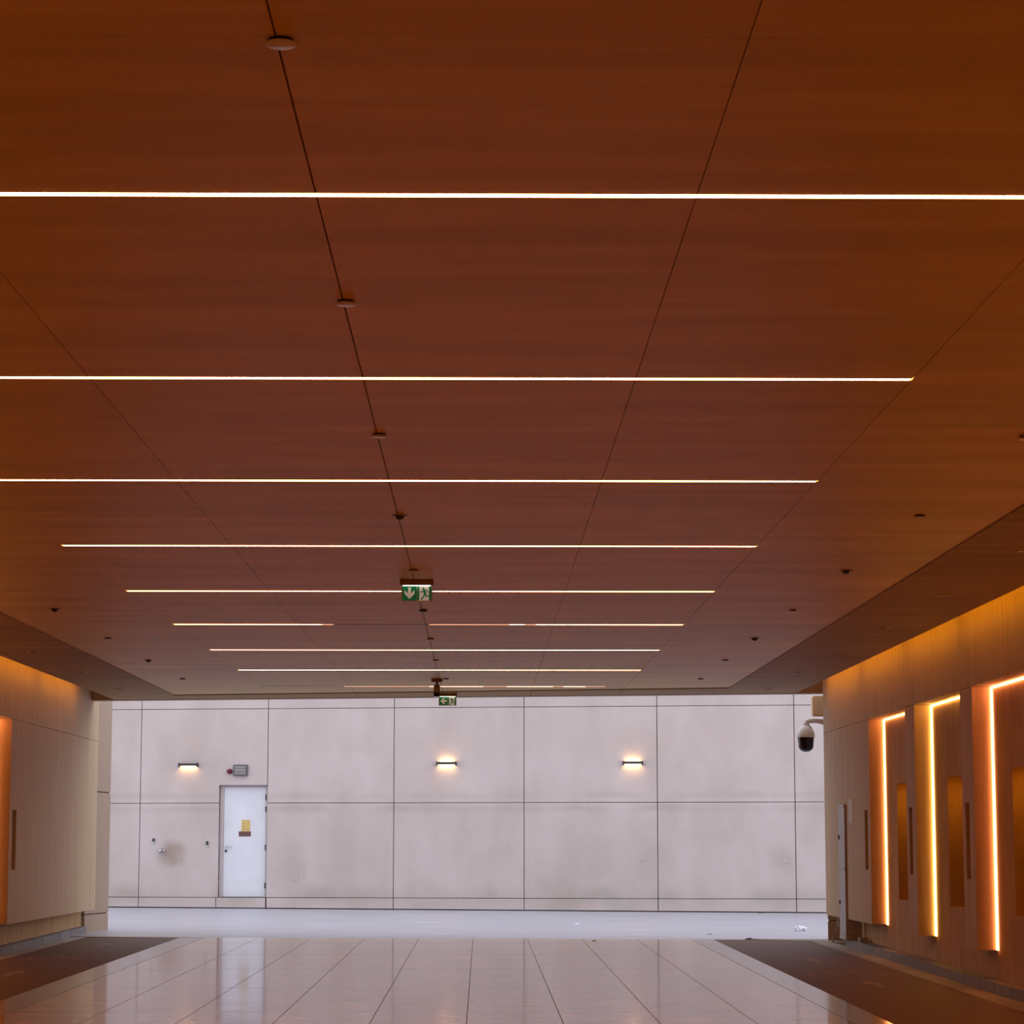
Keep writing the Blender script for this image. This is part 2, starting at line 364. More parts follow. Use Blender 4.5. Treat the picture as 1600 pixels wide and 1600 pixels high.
# ------------------------------------------------------------------ ceiling
ceil_poly = clip(rect(-5.66, 4.63, NEAR, 45), ENDB, 1, ENDA - 0.3)
ceiling = struct(MB().prism(ceil_poly, ZC + 0.035, ZC + 0.09).build('ceiling', 'dark'))
rows = []
k = -5
ys_all = [8.36 + 3.42 * k for k in range(-4, 9)]
edges = []
for y in ys_all: edges += [(y, True), (y + 1.71, False)]
edges.append((8.36 + 3.42 * 9, True))
edges = [(NEAR, False)] + [e for e in edges if e[0] > NEAR + .3]
XC = [-4.60, -3.115, -1.86, -0.565, 0.73, 2.045, 3.53]
for i in range(len(edges) - 1):
    (y0, s0), (y1, s1) = edges[i], edges[i + 1]
    for c in range(6):
        inner = 1 <= c <= 4
        a = y0 + (0.024 if (s0 and inner) else 0.0012); b = y1 - (0.024 if (s1 and inner) else 0.0012)
        gp = [0, .0014, .002, .003, .0018, .002, 0]
        p = clip(rect(XC[c] + gp[c], XC[c + 1] - gp[c + 1], a, b), GRB, 1, GRA)
        if len(p) > 2 and area(p) > 0.02: MB().prism(p, ZC, ZC + 0.03).build('ceiling_panel', 'ceiling', ceiling)
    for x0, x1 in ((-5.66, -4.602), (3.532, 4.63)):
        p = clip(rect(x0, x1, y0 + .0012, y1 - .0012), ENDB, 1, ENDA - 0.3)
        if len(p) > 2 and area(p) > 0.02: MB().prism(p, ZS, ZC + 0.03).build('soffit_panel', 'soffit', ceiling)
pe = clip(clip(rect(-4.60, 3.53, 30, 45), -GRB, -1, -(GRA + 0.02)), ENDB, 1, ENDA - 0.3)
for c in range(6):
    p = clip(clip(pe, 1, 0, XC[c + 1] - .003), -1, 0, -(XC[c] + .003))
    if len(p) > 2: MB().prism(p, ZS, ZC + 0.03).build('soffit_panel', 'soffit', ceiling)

# facade above the mouth
fac = clip(clip(rect(-14, 12, 30, 45), ENDB, 1, ENDA), -ENDB, -1, -(ENDA - 0.3))
struct(MB().prism(fac, ZS - 0.004, 4.2).build('wall_facade', 'pier'))

# ------------------------------------------------------------------ side walls
def recessed(sg, xf, th, y0, y1, z0, z1, rec=None, depth=0.15):
    """board facing the passage (sg=+1: right wall, face towards -x), with an optional recess (ya,yb,za,zb)"""
    mb = MB(); xb = xf + sg * th
    def q(x, ya, yb, za, zb): mb.quad((x, ya, za), (x, yb, za), (x, yb, zb), (x, ya, zb))
    if rec:
        a, b, c, d = rec; xi = xf + sg * depth
        q(xf, y0, a, z0, z1); q(xf, b, y1, z0, z1); q(xf, a, b, z0, c); q(xf, a, b, d, z1)
        q(xi, a, b, c, d)
        mb.quad((xf, a, c), (xi, a, c), (xi, a, d), (xf, a, d)); mb.quad((xf, b, c), (xi, b, c), (xi, b, d), (xf, b, d))
        mb.quad((xf, a, c), (xi, a, c), (xi, b, c), (xf, b, c)); mb.quad((xf, a, d), (xi, a, d), (xi, b, d), (xf, b, d))
    else: q(xf, y0, y1, z0, z1)
    q(xb, y0, y1, z0, z1)
    for yy in (y0, y1): mb.quad((xf, yy, z0), (xb, yy, z0), (xb, yy, z1), (xf, yy, z1))
    for zz in (z0, z1): mb.quad((xf, y0, zz), (xb, y0, zz), (xb, y1, zz), (xf, y1, zz))
    return mb
ZJ = Z(1.565)                                # joint / top of the niches
def panel_bottom(y): return fl(0, y) + 0.39
NB = 11
def side_wall(sg, xf, xb, ye, side):
    wl = struct(box('wall_' + side, 'core', (xb + sg * 0.36, xb + sg * 0.7, NEAR, ye, -0.35, 4.25)))
    # continuous upper band running up into the cove
    box('upper_wall_panel', 'wall', (xf, xb + sg * 0.36, NEAR, ye, ZJ + 0.003, 4.10), wl)
    # end panel with its slot
    jb = 32.5
    zb = panel_bottom(34)
    recessed(sg, xf, abs(xb - xf) - .002, jb, ye, zb, ZJ - 0.003, (jb + 0.20, jb + 0.47, Z(-0.36), Z(0.405)), 0.14).build('wall_panel', 'wall', wl)
    base = None
    for k in range(NB):
        j = jb - BAY * k                     # niche: from j down to j - BAY + 0.64
        zb = panel_bottom(j - BAY)
        y0, y1 = j - BAY, j - BAY + 0.645
        recessed(sg, xf, abs(xb - xf) - .002, y0, y1, zb, ZJ - 0.003, (y0 + 0.27, y0 + 0.485, Z(-0.38), Z(0.395)), 0.14).build('wall_panel', 'wall', wl)
        top = ZJ - 0.001
        recessed(sg, xb, 0.35, j - BAY, j, -0.3, top, (j - 2.0, j - 0.86, Z(-0.715), Z(0.715)), 0.28).build('niche_back_panel', 'lower', wl)
    # wall behind the end panel
    yend2 = 34.55 if side == 'right' else ye - 0.02
    box('lower_wall_panel', 'lower', (xb, xb + sg * 0.35, jb, yend2, -0.3, ZJ - 0.001), wl)
    if side == 'right':
        box('lower_wall_panel', 'lower', (xb + 0.30, xb + 0.36, 34.55, ye, -0.3, Z(-0.9)), wl)
        box('lower_wall_panel', 'lower', (xb, xb + 0.35, 34.55, ye, Z(-0.9), ZJ - 0.001), wl)
    # cove lid
    xs = 4.50 if sg > 0 else -5.53
    box('cove_lid', 'ceiling', (xs, xb + sg * 0.36, NEAR, (ENDA - ENDB * xf) - 0.35, 4.10, 4.16), wl)
    box('cove_back', 'core', (xs, xs + sg * 0.02, NEAR, (ENDA - ENDB * xf) - 0.35, ZC + 0.09, 4.10), wl)
    return wl
wr = side_wall(1, XR, XRB, YE_R, 'right')
wlft = side_wall(-1, XL, XLB, YE_L, 'left')
struct(box('wall_light_block', 'wall', (-6.9, 5.9, NEAR - 0.3, NEAR, -0.4, 4.2)))  # unseen wall added behind the camera to keep sky light out of the passage

# piers outside the mouth
def pier(name, cx0, cx1, cy0, cy1, label_parts, rz=0.0):
    p = struct(bpy.data.objects.new(name, None)); COL.objects.link(p); p.location = (cx0, cy0, 0); p.rotation_euler = (0, 0, rz)
    p['kind'] = 'structure'
    w_, d_ = cx1 - cx0, cy1 - cy0
    lv = [-0.045, Z(-1.135), Z(0.785), Z(2.785), 4.8]
    for a, b in zip(lv, lv[1:]):
        box('pier_panel', 'pier', (0, w_, 0, d_, a + (0.012 if a < 0 else 0.006), b - 0.006), p, bevel=0.008)
    box('pier_core', 'dark', (0.02, w_ - 0.02, 0.02, d_ - 0.02, -0.1, 4.7), p)
    return p
pier('trim_3', -7.19, -6.19, 40.115, 41.315, None, -math.radians(9.5))
pier('trim_4', 5.035, 6.0, 36.98, 38.3, None, -math.radians(10))
struct(box('wall_outer', 'pier', (-7.6, -6.98, 38.6, 39.9, -0.3, 4.1)))

# ------------------------------------------------------------------ far yard wall (own coordinates: x along the wall, z up)
PHI = -math.atan(0.14)
cs = math.cos(PHI)
_m = MB(); _c = math.cos(math.atan(0.14)); _l, _r = -5.625 / _c, -4.575 / _c
_m.box(-19, _l, .045, .45, -.4, 7.6); _m.box(_r, 19, .045, .45, -.4, 7.6); _m.box(_l, _r, .045, .45, Z(1.20), 7.6); _m.box(_l, _r, .045, .45, -.4, Z(-1.18)); _m.box(_l, _r, .20, .45, Z(-1.18), Z(1.20))
fw = struct(_m.build('wall_far', 'dark')); fw.location = (0, 53.6, 0); fw.rotation_euler = (0, 0, PHI)
U = lambda x: x / cs
VJ = [U(v) for v in (-18.2, -15.5, -12.8, -10.1, -7.34, -4.575, -1.86, 0.90, 3.69, 6.53, 9.35, 12.15, 14.9, 17.7)]
HB, HJ1, HJ2, HJ3, HT = -0.14, Z(-1.18), Z(0.818), Z(2.831), 5.9
DL, DR, DT = U(-5.625), U(-4.575), Z(1.20)
g = 0.008
def far_panel(poly): return MB().prism(poly, 0.0, 0.05, 'y').build('wall_panel', 'far', fw)
for i in range(len(VJ) - 1):
    a, b = VJ[i] + g, VJ[i + 1] - g
    for r, (z0, z1) in enumerate(((HB, HJ1), (HJ1, HJ2), (HJ2, HJ3), (HJ3, HT), (HT, 7.6))):
        z0 += g * .8; z1 -= g * .8
        yb_ = lambda u: yg(u * cs, 0) + .022
        if i == 4 and r == 0:
            far_panel([(a, yb_(a)), (U(-5.66) - g, yb_(-5.7)), (U(-5.66) - g, z1), (a, z1)])
            far_panel([(U(-5.66) + g, yb_(-5.7)), (U(-4.59) - g, yb_(-4.6)), (U(-4.59) - g, z1), (U(-5.66) + g, z1)])
        elif i == 4 and r == 1: far_panel([(a, z0), (DL, z0), (DL, z1), (a, z1)])
        elif i == 4 and r == 2: far_panel([(a, z0), (DL, z0), (DL, DT), (b, DT), (b, z1), (a, z1)])
        elif r == 0: far_panel([(a, yb_(a)), (b, yb_(b)), (b, z1), (a, z1)])
        else: far_panel([(a, z0), (b, z0), (b, z1), (a, z1)])
wc = bpy.data.objects
# flush access covers in the wall panels
for cx, cz, s_ in ((3.375, -0.338, .135), (-3.955, -0.742, .14), (6.325, -0.382, .14)):
    c_ = box('access_cover', 'far', (U(cx) - s_ / 2, U(cx) + s_ / 2, -0.007, 0.0, Z(cz) - s_ / 2, Z(cz) + s_ / 2), fw, bevel=0.003)

# door
door = struct(bpy.data.objects.new('door_1', None)); COL.objects.link(door); door.location = fw.location; door.rotation_euler = fw.rotation_euler
DB = HJ1 + 0.003
y_in = 0.03
rv = MB(); rv.box(DL - .02, DL, .0505, .19, DB, DT); rv.box(DR, DR + .02, .0505, .19, DB, DT); rv.box(DL, DR, .0505, .19, DT, DT + .02)
rv.build('reveal', 'far', door)
mb = MB(); mb.box(DL + .002, DL + .086, 0.115, .17, DB, DT - .002); mb.box(DR - .056, DR - .002, 0.115, .17, DB, DT - .002); mb.box(DL + .086, DR - .056, 0.115, .17, DT - 0.05, DT - .002)
fr = mb.build('door_frame', 'frame', door)
lx0, lx1 = DL + .090, DR - .060
lz1 = DT - .05
leaf = box('door_leaf', 'white', (lx0, lx1, 0.121, 0.165, DB + .006, lz1), door, bevel=0.003)
mb = MB(); mb.lathe([(.030, 0), (.030, -.012)], (lx0 + .055, 0.121, Z(-0.115)), 16, 'y'); mb.tube([(lx0 + .055, 0.115, Z(-0.115)), (lx0 + .055, .07, Z(-0.115)), (lx0 + .185, .07, Z(-0.115))], .0095, 8)
mb.build('door_handle', 'steel', leaf, smooth=True)
MB().lathe([(.030, 0), (.028, -.010)], (lx0 + .052, 0.121, Z(-0.20)), 16, 'y').build('keyhole_plate', 'darkmetal', leaf, smooth=True)
for hz in (0.94, 0.69, -0.125, -0.93):
    MB().lathe([(.013, -.06), (.013, .06)], (lx1 + .004, 0.108, Z(hz)), 10).build('hinge', 'darkmetal', door)
box('threshold', 'darkmetal', (lx0 - .01, lx1 + .01, .05, .118, DB - .001, DB + .008), door)

def at_far(x, h, off=0.0):                   # point on the far wall face
    p = fw.matrix_basis if False else Matrix.Translation(Vector((0, 53.6, 0))) @ Matrix.Rotation(PHI, 4, 'Z')
    return p @ Vector((U(x), -off, Z(h)))
def far_thing(name, label, cat, x, h, group=None):
    return thing(name, label, cat, at_far(x, h), PHI, group)

t = far_thing('notice_sheet', 'yellow printed notice with a white left column stuck on the white door', 'notice', -5.08, 0.34)
t.location = at_far(-5.08, 0.34, -0.1205)
box('sheet', 'yellow', (-.072, .115, -.003, 0, -.12, .12), t)
box('white_column', 'paper', (-.115, -.072, -.003, 0, -.12, .12), t)
mb = MB()
for r in range(4): 
    mb.box(-.055, .0 + .01 * (r % 2), -.004, -.003, .095 - .06 * r, .105 - .06 * r); mb.box(.045, .09, -.004, -.003, .095 - .06 * r, .103 - .06 * r)
mb.build('print_lines', mat('notice_ink', (0.38, 0.26, 0.10), rough=.7), t)['kind'] = 'stuff'
t = far_thing('door_plate', 'small brown plate under the yellow notice on the white door', 'sign', -5.08, 0.163)
t.location = at_far(-5.08, 0.163, -0.1205)
box('plate', 'rust', (-.132, .132, -.008, 0, -.052, .052), t, bevel=.003)

# illuminated warning box and beacon above the door
t = far_thing('warning_sign_box', 'grey box sign with two lines of letters above the white door', 'sign', -5.155, 1.515)
box('housing', 'greybox', (-.155, .155, -.075, 0, -.118, .118), t, bevel=.008)
box('face', 'signface', (-.125, .125, -.080, -.074, -.085, .085), t)
o = text_mesh('lettering', 'DO NOT ENTER', .036, 'letters', t, (0, -.081, .038)); o2 = text_mesh('lettering', 'GAS DISCHARGED', .031, 'letters', t, (0, -.081, -.034))
t = far_thing('alarm_beacon', 'round dark red alarm beacon left of the grey box sign', 'beacon', -5.395, 1.49)
MB().lathe([(.055, 0), (.055, -.035)], (0.01, 0, 0), 20, 'y').build('base', M['red'], t, smooth=True)
MB().lathe([(.05, -.035), (.048, -.06), (.036, -.085), (.012, -.097)], (-.01, 0, .004), 20, 'y').build('lens', 'red', t, smooth=True)

# card readers and water outlet
for x, h, lab in ((-7.025, 0.015, 'small black and silver reader on the far wall above the water outlet'), (-5.86, -0.045, 'small black and silver reader on the far wall beside the white door')):
    t = far_thing('card_reader', lab, 'card reader', x, h, 'card readers on the far wall')
    box('reader_body', 'steel', (-.026, .026, -.03, 0, -.062, .058), t, bevel=.004)
    box('black_face', 'smoke', (-.024, .024, -.034, -.029, -.018 if x < -6 else -.03, .055), t)
t = far_thing('water_outlet', 'round chrome water outlet with side knob on the stained far wall', 'tap', -6.87, -0.185)
MB().lathe([(.05, 0), (.052, -.03), (.045, -.08), (.03, -.095)], (0, 0, 0), 20, 'y').build('outlet_cap', 'steel', t, smooth=True)
mb = MB(); mb.tube([(.03, -.04, -.004), (.085, -.04, -.006)], .014, 10); mb.lathe([(.024, -.02), (.026, -.04), (.018, -.06)], (.095, 0, -.006), 14, 'y'); mb.build('side_knob', 'steel', t, smooth=True)

# wall lamps on the far wall
def wall_lamp(x, h, up, label):
    t = far_thing('wall_lamp', label, 'wall lamp', x, h, 'bar lamps on the far wall')
    mb = MB(); mb.box(-.215, -.185, -.10, 0, -.042, .042); mb.box(.185, .215, -.10, 0, -.042, .042); mb.box(-.19, .19, -.10, -.085, -.018, .035); mb.box(-.19, .19, -.085, -.0, .0, .012)
    mb.build('housing', 'lamp_body', t, bevel=.003)
    box('lamp_lens', 'sconce', (-.175, .175, -.075, -.02, -.006, .0), t)
    if up: box('lamp_lens', 'sconce', (-.14, .14, -.075, -.02, .012, .016), t)
wall_lamp(-6.29, 1.63, False, 'dark bar lamp left of the white door, shining down only')
wall_lamp(-0.735, 1.64, True, 'dark bar lamp in the middle of the far wall, glowing above and below')
wall_lamp(3.185, 1.635, True, 'dark bar lamp on the right half of the far wall, glowing above and below')

# ------------------------------------------------------------------ ceiling line lamps
names = ['longest and topmost glowing line lamp in the ceiling, nearest the camera', 'second glowing ceiling line lamp from the top of the picture',
         'third glowing ceiling line lamp from the top of the picture', 'fourth ceiling line lamp, first whose both ends are in view',
         'fifth ceiling line lamp, running behind the nearer exit sign', 'sixth ceiling line lamp, with a dead stretch in its middle',
         'seventh ceiling line lamp, thin, just beyond the part-dead one', 'eighth ceiling line lamp, last bright one before the yard',
         'ninth and faintest ceiling line lamp, at the edge of the ceiling field']
def strip(y, label, segs):
    t = thing('line_lamp', label, 'ceiling light', (0, y, ZC), 0, 'line lamps across the ceiling')
    mb = MB(); mb.box(-3.112, 2.042, -.023, -.019, 0.001, .034); mb.box(-3.112, 2.042, .019, .023, 0.001, .034); mb.box(-3.112, 2.042, -.023, .023, .022, .034)
    mb.build('channel', 'darkmetal', t)
    for x0, x1, m in segs: box('diffuser', m, (x0, x1, -.0185, .0185, -.001, .02), t)
full = [(-3.108, 2.038, 'strip')]
for i, y in enumerate(YS):
    segs = full
    if i == 5:
        segs = [(-3.108, -1.62, 'strip'), (-1.618, -1.50, 'strip_dim'), (-1.498, -0.53, 'strip_off')]
        x = -0.53
        while x < 0.55:
            a = random.uniform(.10, .22); segs.append((x, x + a, 'strip_dim' if random.random() < .75 else 'strip_mid')); x += a + .002
        segs += [(x, 2.038, 'strip')]
    if i == 6: segs = [(-3.108, 2.038, 'strip_mid')]
    if i == 8:
        segs = [(-3.108, -1.95, 'strip_off')]
        x = -1.95
        while x < 1.5:
            a = random.uniform(.12, .5); segs.append((x, x + a, random.choice(['strip_dim', 'strip_dim', 'strip_mid']))); x += a + .002
        segs += [(x, 2.038, 'strip_off')]
    strip(y, names[i], segs)
for y in YS[0] - 3.42, YS[0] - 6.84, YS[0] - 10.26, YS[0] - 13.68:
    strip(y, 'glowing ceiling line lamp overhead or behind the camera, above the top edge of the picture', full)

# ------------------------------------------------------------------ ceiling fittings
def cover_plate(x, y, label, grp, m='plate', r=.042, drop=.010):
    t = thing('sprinkler', label, 'sprinkler', (x, y, ZC), 0, grp)
    MB().lathe([(r * .78, .0), (r * .78, -drop)], seg=24).build('cup', 'dark', t)
    MB().lathe([(r, -drop), (r, -drop - .006), (r * .9, -drop - .008)], seg=28).build('cover_disc', m, t, smooth=True)
def sensor(x, y, label, grp):
    t = thing('smoke_detector', label, 'detector', (x, y, ZC), 0, grp)
    MB().lathe([(.055, 0), (.055, -.004), (.035, -.006)], seg=24).build('flange', 'brownmetal', t)
    MB().lathe([(.03, -.006), (.027, -.022), (.012, -.03)], seg=20).build('sensor_head', 'darkmetal', t, smooth=True)
mid = [6.685, 10.05, 13.42, 16.83, 20.25, 23.80, 27.20, 30.45, 33.95]
lab_mid = ['largest cover disc on the ceiling seam, above the first line lamp', 'pale round cover disc on the ceiling seam between first and second line lamps',
           'pale round cover disc on the ceiling seam between second and third line lamps', 'small dark ceiling detector on the seam between third and fourth line lamps',
           'flat cover disc on the seam just in front of the nearer exit sign', 'flat dark cover disc on the seam just beyond the nearer exit sign',
           'pale cover disc on the seam between sixth and seventh line lamps', 'small cover disc on the seam between last two bright line lamps', 'tiny cover disc on the seam beside the hanging box camera']
for i, y in enumerate(mid):
    if i == 3: sensor(-.553, y, lab_mid[i], 'detectors on the ceiling')
    else: cover_plate(-.553 if i < 8 else -.475, y, lab_mid[i], 'cover discs along the ceiling seam', 'darkmetal' if i in (5,) else 'plate')
row_r = [(13.46, 0, 'pale cover disc cut by the right picture edge, nearest of its row'), (16.79, 0, 'bright-edged cover disc right of the third and fourth line lamps'),
         (20.26, 1, 'small dark detector right of the fourth and fifth line lamps'), (23.78, 0, 'pale cover disc right of the fifth and sixth line lamps'),
         (27.12, 1, 'small dark detector right of the sixth and seventh line lamps'), (30.4, 0, 'pale cover disc right of the seventh and eighth line lamps'), (33.9, 0, 'faint disc right of the eighth line lamp')]
for y, s, l in row_r: (sensor if s else cover_plate)(2.95, y, l, 'detectors on the ceiling' if s else 'cover discs right of the line lamps')
row_l = [(23.74, 1, 'small dark detector left of the fifth and sixth line lamps'), (27.16, 0, 'pale cover disc left of the sixth and seventh line lamps'),
         (30.49, 1, 'small dark detector left of the seventh and eighth line lamps'), (34.0, 0, 'faint cover disc left of the eighth line lamp')]
for y, s, l in row_l: (sensor if s else cover_plate)(-4.03, y, l, 'detectors on the ceiling' if s else 'cover discs left of the line lamps')
def downlight(x, y, label, grp):
    t = thing('downlight', label, 'ceiling light', (x, y, ZS), 0, grp)
    mb = MB(); seg = 28
    for (r0, z0), (r1, z1) in (((.058, .0), (.074, 0)), ((.074, 0), (.074, -.012)), ((.074, -.012), (.058, -.015)), ((.058, -.015), (.058, 0))):
        n = len(mb.v)
        for k in range(seg):
            a = 2 * PI * k / seg; mb.v.append((r0 * math.cos(a), r0 * math.sin(a), z0)); mb.v.append((r1 * math.cos(a), r1 * math.sin(a), z1))
        for k in range(seg):
            j = (k + 1) % seg; mb.f.append((n + 2 * k, n + 2 * k + 1, n + 2 * j + 1, n + 2 * j))
    mb.build('trim_ring', 'plate', t)
    MB().lathe([(.057, -.001), (.057, -.003)], seg=28).build('dark_lens', 'darkmetal', t)
for y, l in ((18.72, 'unlit downlight in the right soffit, cut by the right picture edge'), (22.15, 'unlit downlight in the right soffit, largest one fully in view'), (25.62, 'unlit downlight in the right soffit, third counted from the right picture edge'),
             (29.05, 'unlit downlight in the right soffit, fourth counted from the right picture edge'), (32.5, 'unlit downlight in the right soffit, second nearest the yard'), (36.1, 'unlit downlight in the right soffit, nearest the yard')):
    downlight(4.10, y, l, 'downlights in the right soffit')
for y, l in ((29.06, 'unlit downlight in the left soffit, leftmost in view'), (32.52, 'unlit downlight in the left soffit, middle of three'), (36.06, 'unlit downlight in the left soffit, nearest the yard')):
    downlight(-5.16, y, l, 'downlights in the left soffit')

# exit signs (panel faces the camera; local origin at the ceiling)
def exit_sign(x, y, z, label, left, sc=1.0):
    t = thing('exit_sign', label, 'exit sign', (x, y, z), 0); t.scale = (sc, sc, sc)
    box('housing', 'brownmetal', (-.140, .140, -.035, .035, -.048, 0), t, bevel=.004)
    box('lamp_slot', 'signlamp', (-.115, .115, -.028, -.006, -.052, -.047), t)
    box('acrylic_panel', 'acrylic', (-.130, .130, -.004, .004, -.182, -.046), t, bevel=.001)
    for ga, gb_ in ((-.120, .0), (.006, .0215), (.103, .121)): box('green_field', 'green', (ga, gb_, -.0065, -.004, -.175, -.056), t)
    box('cream_field', 'picto', (.0215, .103, -.0065, -.004, -.175, -.056), t)
    cx, cz = -.060, -.116
    def A(px, pz): return (cx + px, cz + pz) if not left else (cx + pz, cz + px)
    pts = [(-.013, .050), (.013, .050), (.013, .0), (.043, .030), (.043, -.002), (0, -.047), (-.043, -.002), (-.043, .030), (-.013, .0)]
    pts = [(x_, z_) if not left else (z_, -x_) for x_, z_ in pts]
    poly = [(cx + p[0], cz + p[1]) for p in pts]
    ar = MB(); ar.prism([poly[i] for i in (0, 1, 2, 8)], -.0085, -.0066, 'y'); ar.prism([poly[i] for i in (2, 3, 4, 5, 6, 7, 8)] if False else [poly[i] for i in (2, 3, 4, 5)], -.0085, -.0066, 'y'); ar.prism([poly[i] for i in (8, 5, 6, 7)], -.0085, -.0066, 'y'); ar.prism([poly[i] for i in (8, 2, 5)], -.0085, -.0066, 'y')
    ar.build('arrow', 'picto', t)
    mn = MB()
    def limb(pp, r):
        for a, b in zip(pp, pp[1:]):
            a_, b_ = Vector(a), Vector(b); d = (b_ - a_).normalized(); n_ = Vector((-d.y, d.x)) * r; e = d * r * .6
            mn.prism([tuple(a_ - n_ - e), tuple(b_ - n_ + e), tuple(b_ + n_ + e), tuple(a_ + n_ - e)], -.0085, -.0066, 'y')
    hx = .056
    mn.prism([(hx + .009 * math.cos(q * PI / 5), -.075 + .009 * math.sin(q * PI / 5)) for q in range(10)], -.0085, -.0066, 'y')
    limb([(.062, -.090), (.070, -.118)], .009)
    limb([(.060, -.090), (.046, -.102), (.026, -.103)], .0035); limb([(.066, -.089), (.084, -.090), (.095, -.105)], .0035)
    limb([(.068, -.118), (.056, -.145), (.042, -.160), (.041, -.171)], .0050); limb([(.072, -.118), (.078, -.139), (.108, -.139)], .0048)
    mn.build('running_figure', 'green', t)
exit_sign(-.545, 21.05, ZC, 'green exit sign with down arrow and running figure, nearer and larger one', False)
exit_sign(-.50, 37.15, ZC - .012, 'green exit sign with left arrow at the mouth of the passage', True)

# hanging box camera near the mouth
t = thing('box_camera', 'brown and black box camera hanging from the ceiling beside the far exit sign', 'security camera', (-.602, 34.05, ZC))
box('mount_plate', 'brownmetal', (-.075, .075, -.06, .06, -.042, 0), t, bevel=.004)
MB().tube([(0, 0, -.04), (0, 0, -.075), (0, -.01, -.10)], [.022, .018, .022], 12).build('stem', 'brownmetal', t, smooth=True)
bd = MB().box(-.042, .042, -.13, .12, -.05, .05).build('camera_body', 'brownmetal', t, bevel=.006); bd.location = (0, -.01, -.145); bd.rotation_euler = (math.radians(12), 0, 0)
ln = MB().box(-.040, .040, -.15, -.128, -.052, .0).build('lens_window', 'smoke', t); ln.location = (0, -.01, -.165); ln.rotation_euler = (math.radians(12), 0, 0)
box('lens_hood', 'smoke', (-.041, .041, -.14, .06, -.245, -.195), t, bevel=.005)

# PTZ dome camera and beige box at the right end of the passage
PX = 5.19
t = thing('dome_camera', 'white dome camera with smoked lower half on a curved arm by the right wall', 'security camera', (4.87, 37.87, Z(1.55)))
MB().lathe([(.128, 0), (.134, .010), (.131, .05), (.117, .10), (.092, .142), (.066, .168), (.050, .180), (.046, .205)], seg=32).build('upper_housing', 'camwhite', t, smooth=True)
MB().lathe([(.124, .0), (.120, -.05), (.114, -.11), (.110, -.155), (.097, -.172), (.088, -.185), (.055, -.208), (.02, -.216)], seg=32).build('smoked_dome', 'smoke', t, smooth=True)
pts = [(0, 0, .19)]
for q in range(7):
    a = PI - q * PI / 12; pts.append((.06 + .06 * math.cos(a), 0, .200 + .050 * math.sin(a)))
pts += [(.16, 0, .247), (.22, 0, .240), (.285, 0, .225), (.325, 0, .210)]
MB().tube(pts, [.038] * 8 + [.034, .036, .046, .065], 16).build('arm', 'camwhite', t, smooth=True)
MB().tube([(.035, -.045, .200), (.055, -.05, .175), (.065, -.055, .155), (.085, -.06, .140)], .006, 6).build('safety_wire', 'darkmetal', t)
t = thing('junction_box', 'beige rounded box on the wall end just above the dome camera', 'box', (PX, 37.87, Z(1.865)))
box('box_body', 'beigebox', (-.225, 0.012, -.10, .10, 0, .305), t, bevel=.018)
MB().lathe([(.007, -.101), (.007, -.103)], (-.14, 0, .145), 8, 'y').build('screw', 'darkmetal', t)

# ------------------------------------------------------------------ lamps in the wall niches and coves
def niche_lamp(sg, xb, k, m, label, group=None):
    j = 32.5 - BAY * k; zb = panel_bottom(j - 0.5) + .0
    t = thing('niche_lamp', label, 'wall light', (xb, j, zb), 0, group)
    w_ = .022
    box('vertical_tube', m, (-sg * w_, -sg * .001, -w_, -.001, 0.0, ZJ - zb - .004), t)
    box('top_tube', m, (-sg * .018, -sg * .001, -BAY + .648, -w_, ZJ - zb - .022, ZJ - zb - .004), t)
def inner_lamp(sg, xb, k, label, group):
    j = 32.5 - BAY * k
    t = thing('recess_lamp', label, 'wall light', (xb + sg * .20, j - 1.25, Z(.715)), 0, group)
    box('lamp_lens', 'recess', (-.05, .05, -.12, .12, -.012, -.001), t)
M['recess'] = glow('recess_lamp_orange', (1.0, 0.42, 0.03), 14)
il = ['hidden lamp in the top of the recess right of the farthest niche lamp', 'hidden lamp in the top of the recess right of the middle niche lamp']
for k in range(8):
    inner_lamp(1, XRB, k, il[k] if k < 2 else 'hidden recess lamp in the right wall, at or beyond the right picture edge', 'recess lamps in the right wall')
    inner_lamp(-1, XLB, k, 'hidden recess lamp in the left wall, beyond the left picture edge', 'recess lamps in the left wall')
rl = ['glowing right-wall niche lamp farthest from the camera, left of the other two', 'middle glowing niche lamp on the right wall, yellower light', 'nearest and tallest glowing niche lamp on the right wall, at the right picture edge']
for k in range(9):
    niche_lamp(1, XRB, k, ['niche_a', 'niche_b', 'niche_c'][k % 3], rl[k] if k < 3 else 'glowing niche lamp on the right wall beyond the right edge of the picture', 'niche lamps on the right wall')
    niche_lamp(-1, XLB, k, ['niche_a', 'niche_b', 'niche_c'][k % 3], 'niche lamp on the left wall hidden past the left edge, colouring the jamb orange', 'niche lamps on the left wall')
for sg, xs, side in ((1, 4.605, 'right'), (-1, -5.635, 'left')):
    y = (36.3 if sg > 0 else 37.6); i = 0
    while y > -3:
        ln_ = 3.15
        t = thing('cove_lamp', 'hidden lamp lighting the top of the %s wall from behind the soffit' % side, 'cove light', (xs, y, ZC + .092), 0, 'cove lamps behind the %s soffit' % side)
        box('tube', 'cove', (-.015, .015, -ln_, 0, .0, .05), t)
        y -= 3.45; i += 1

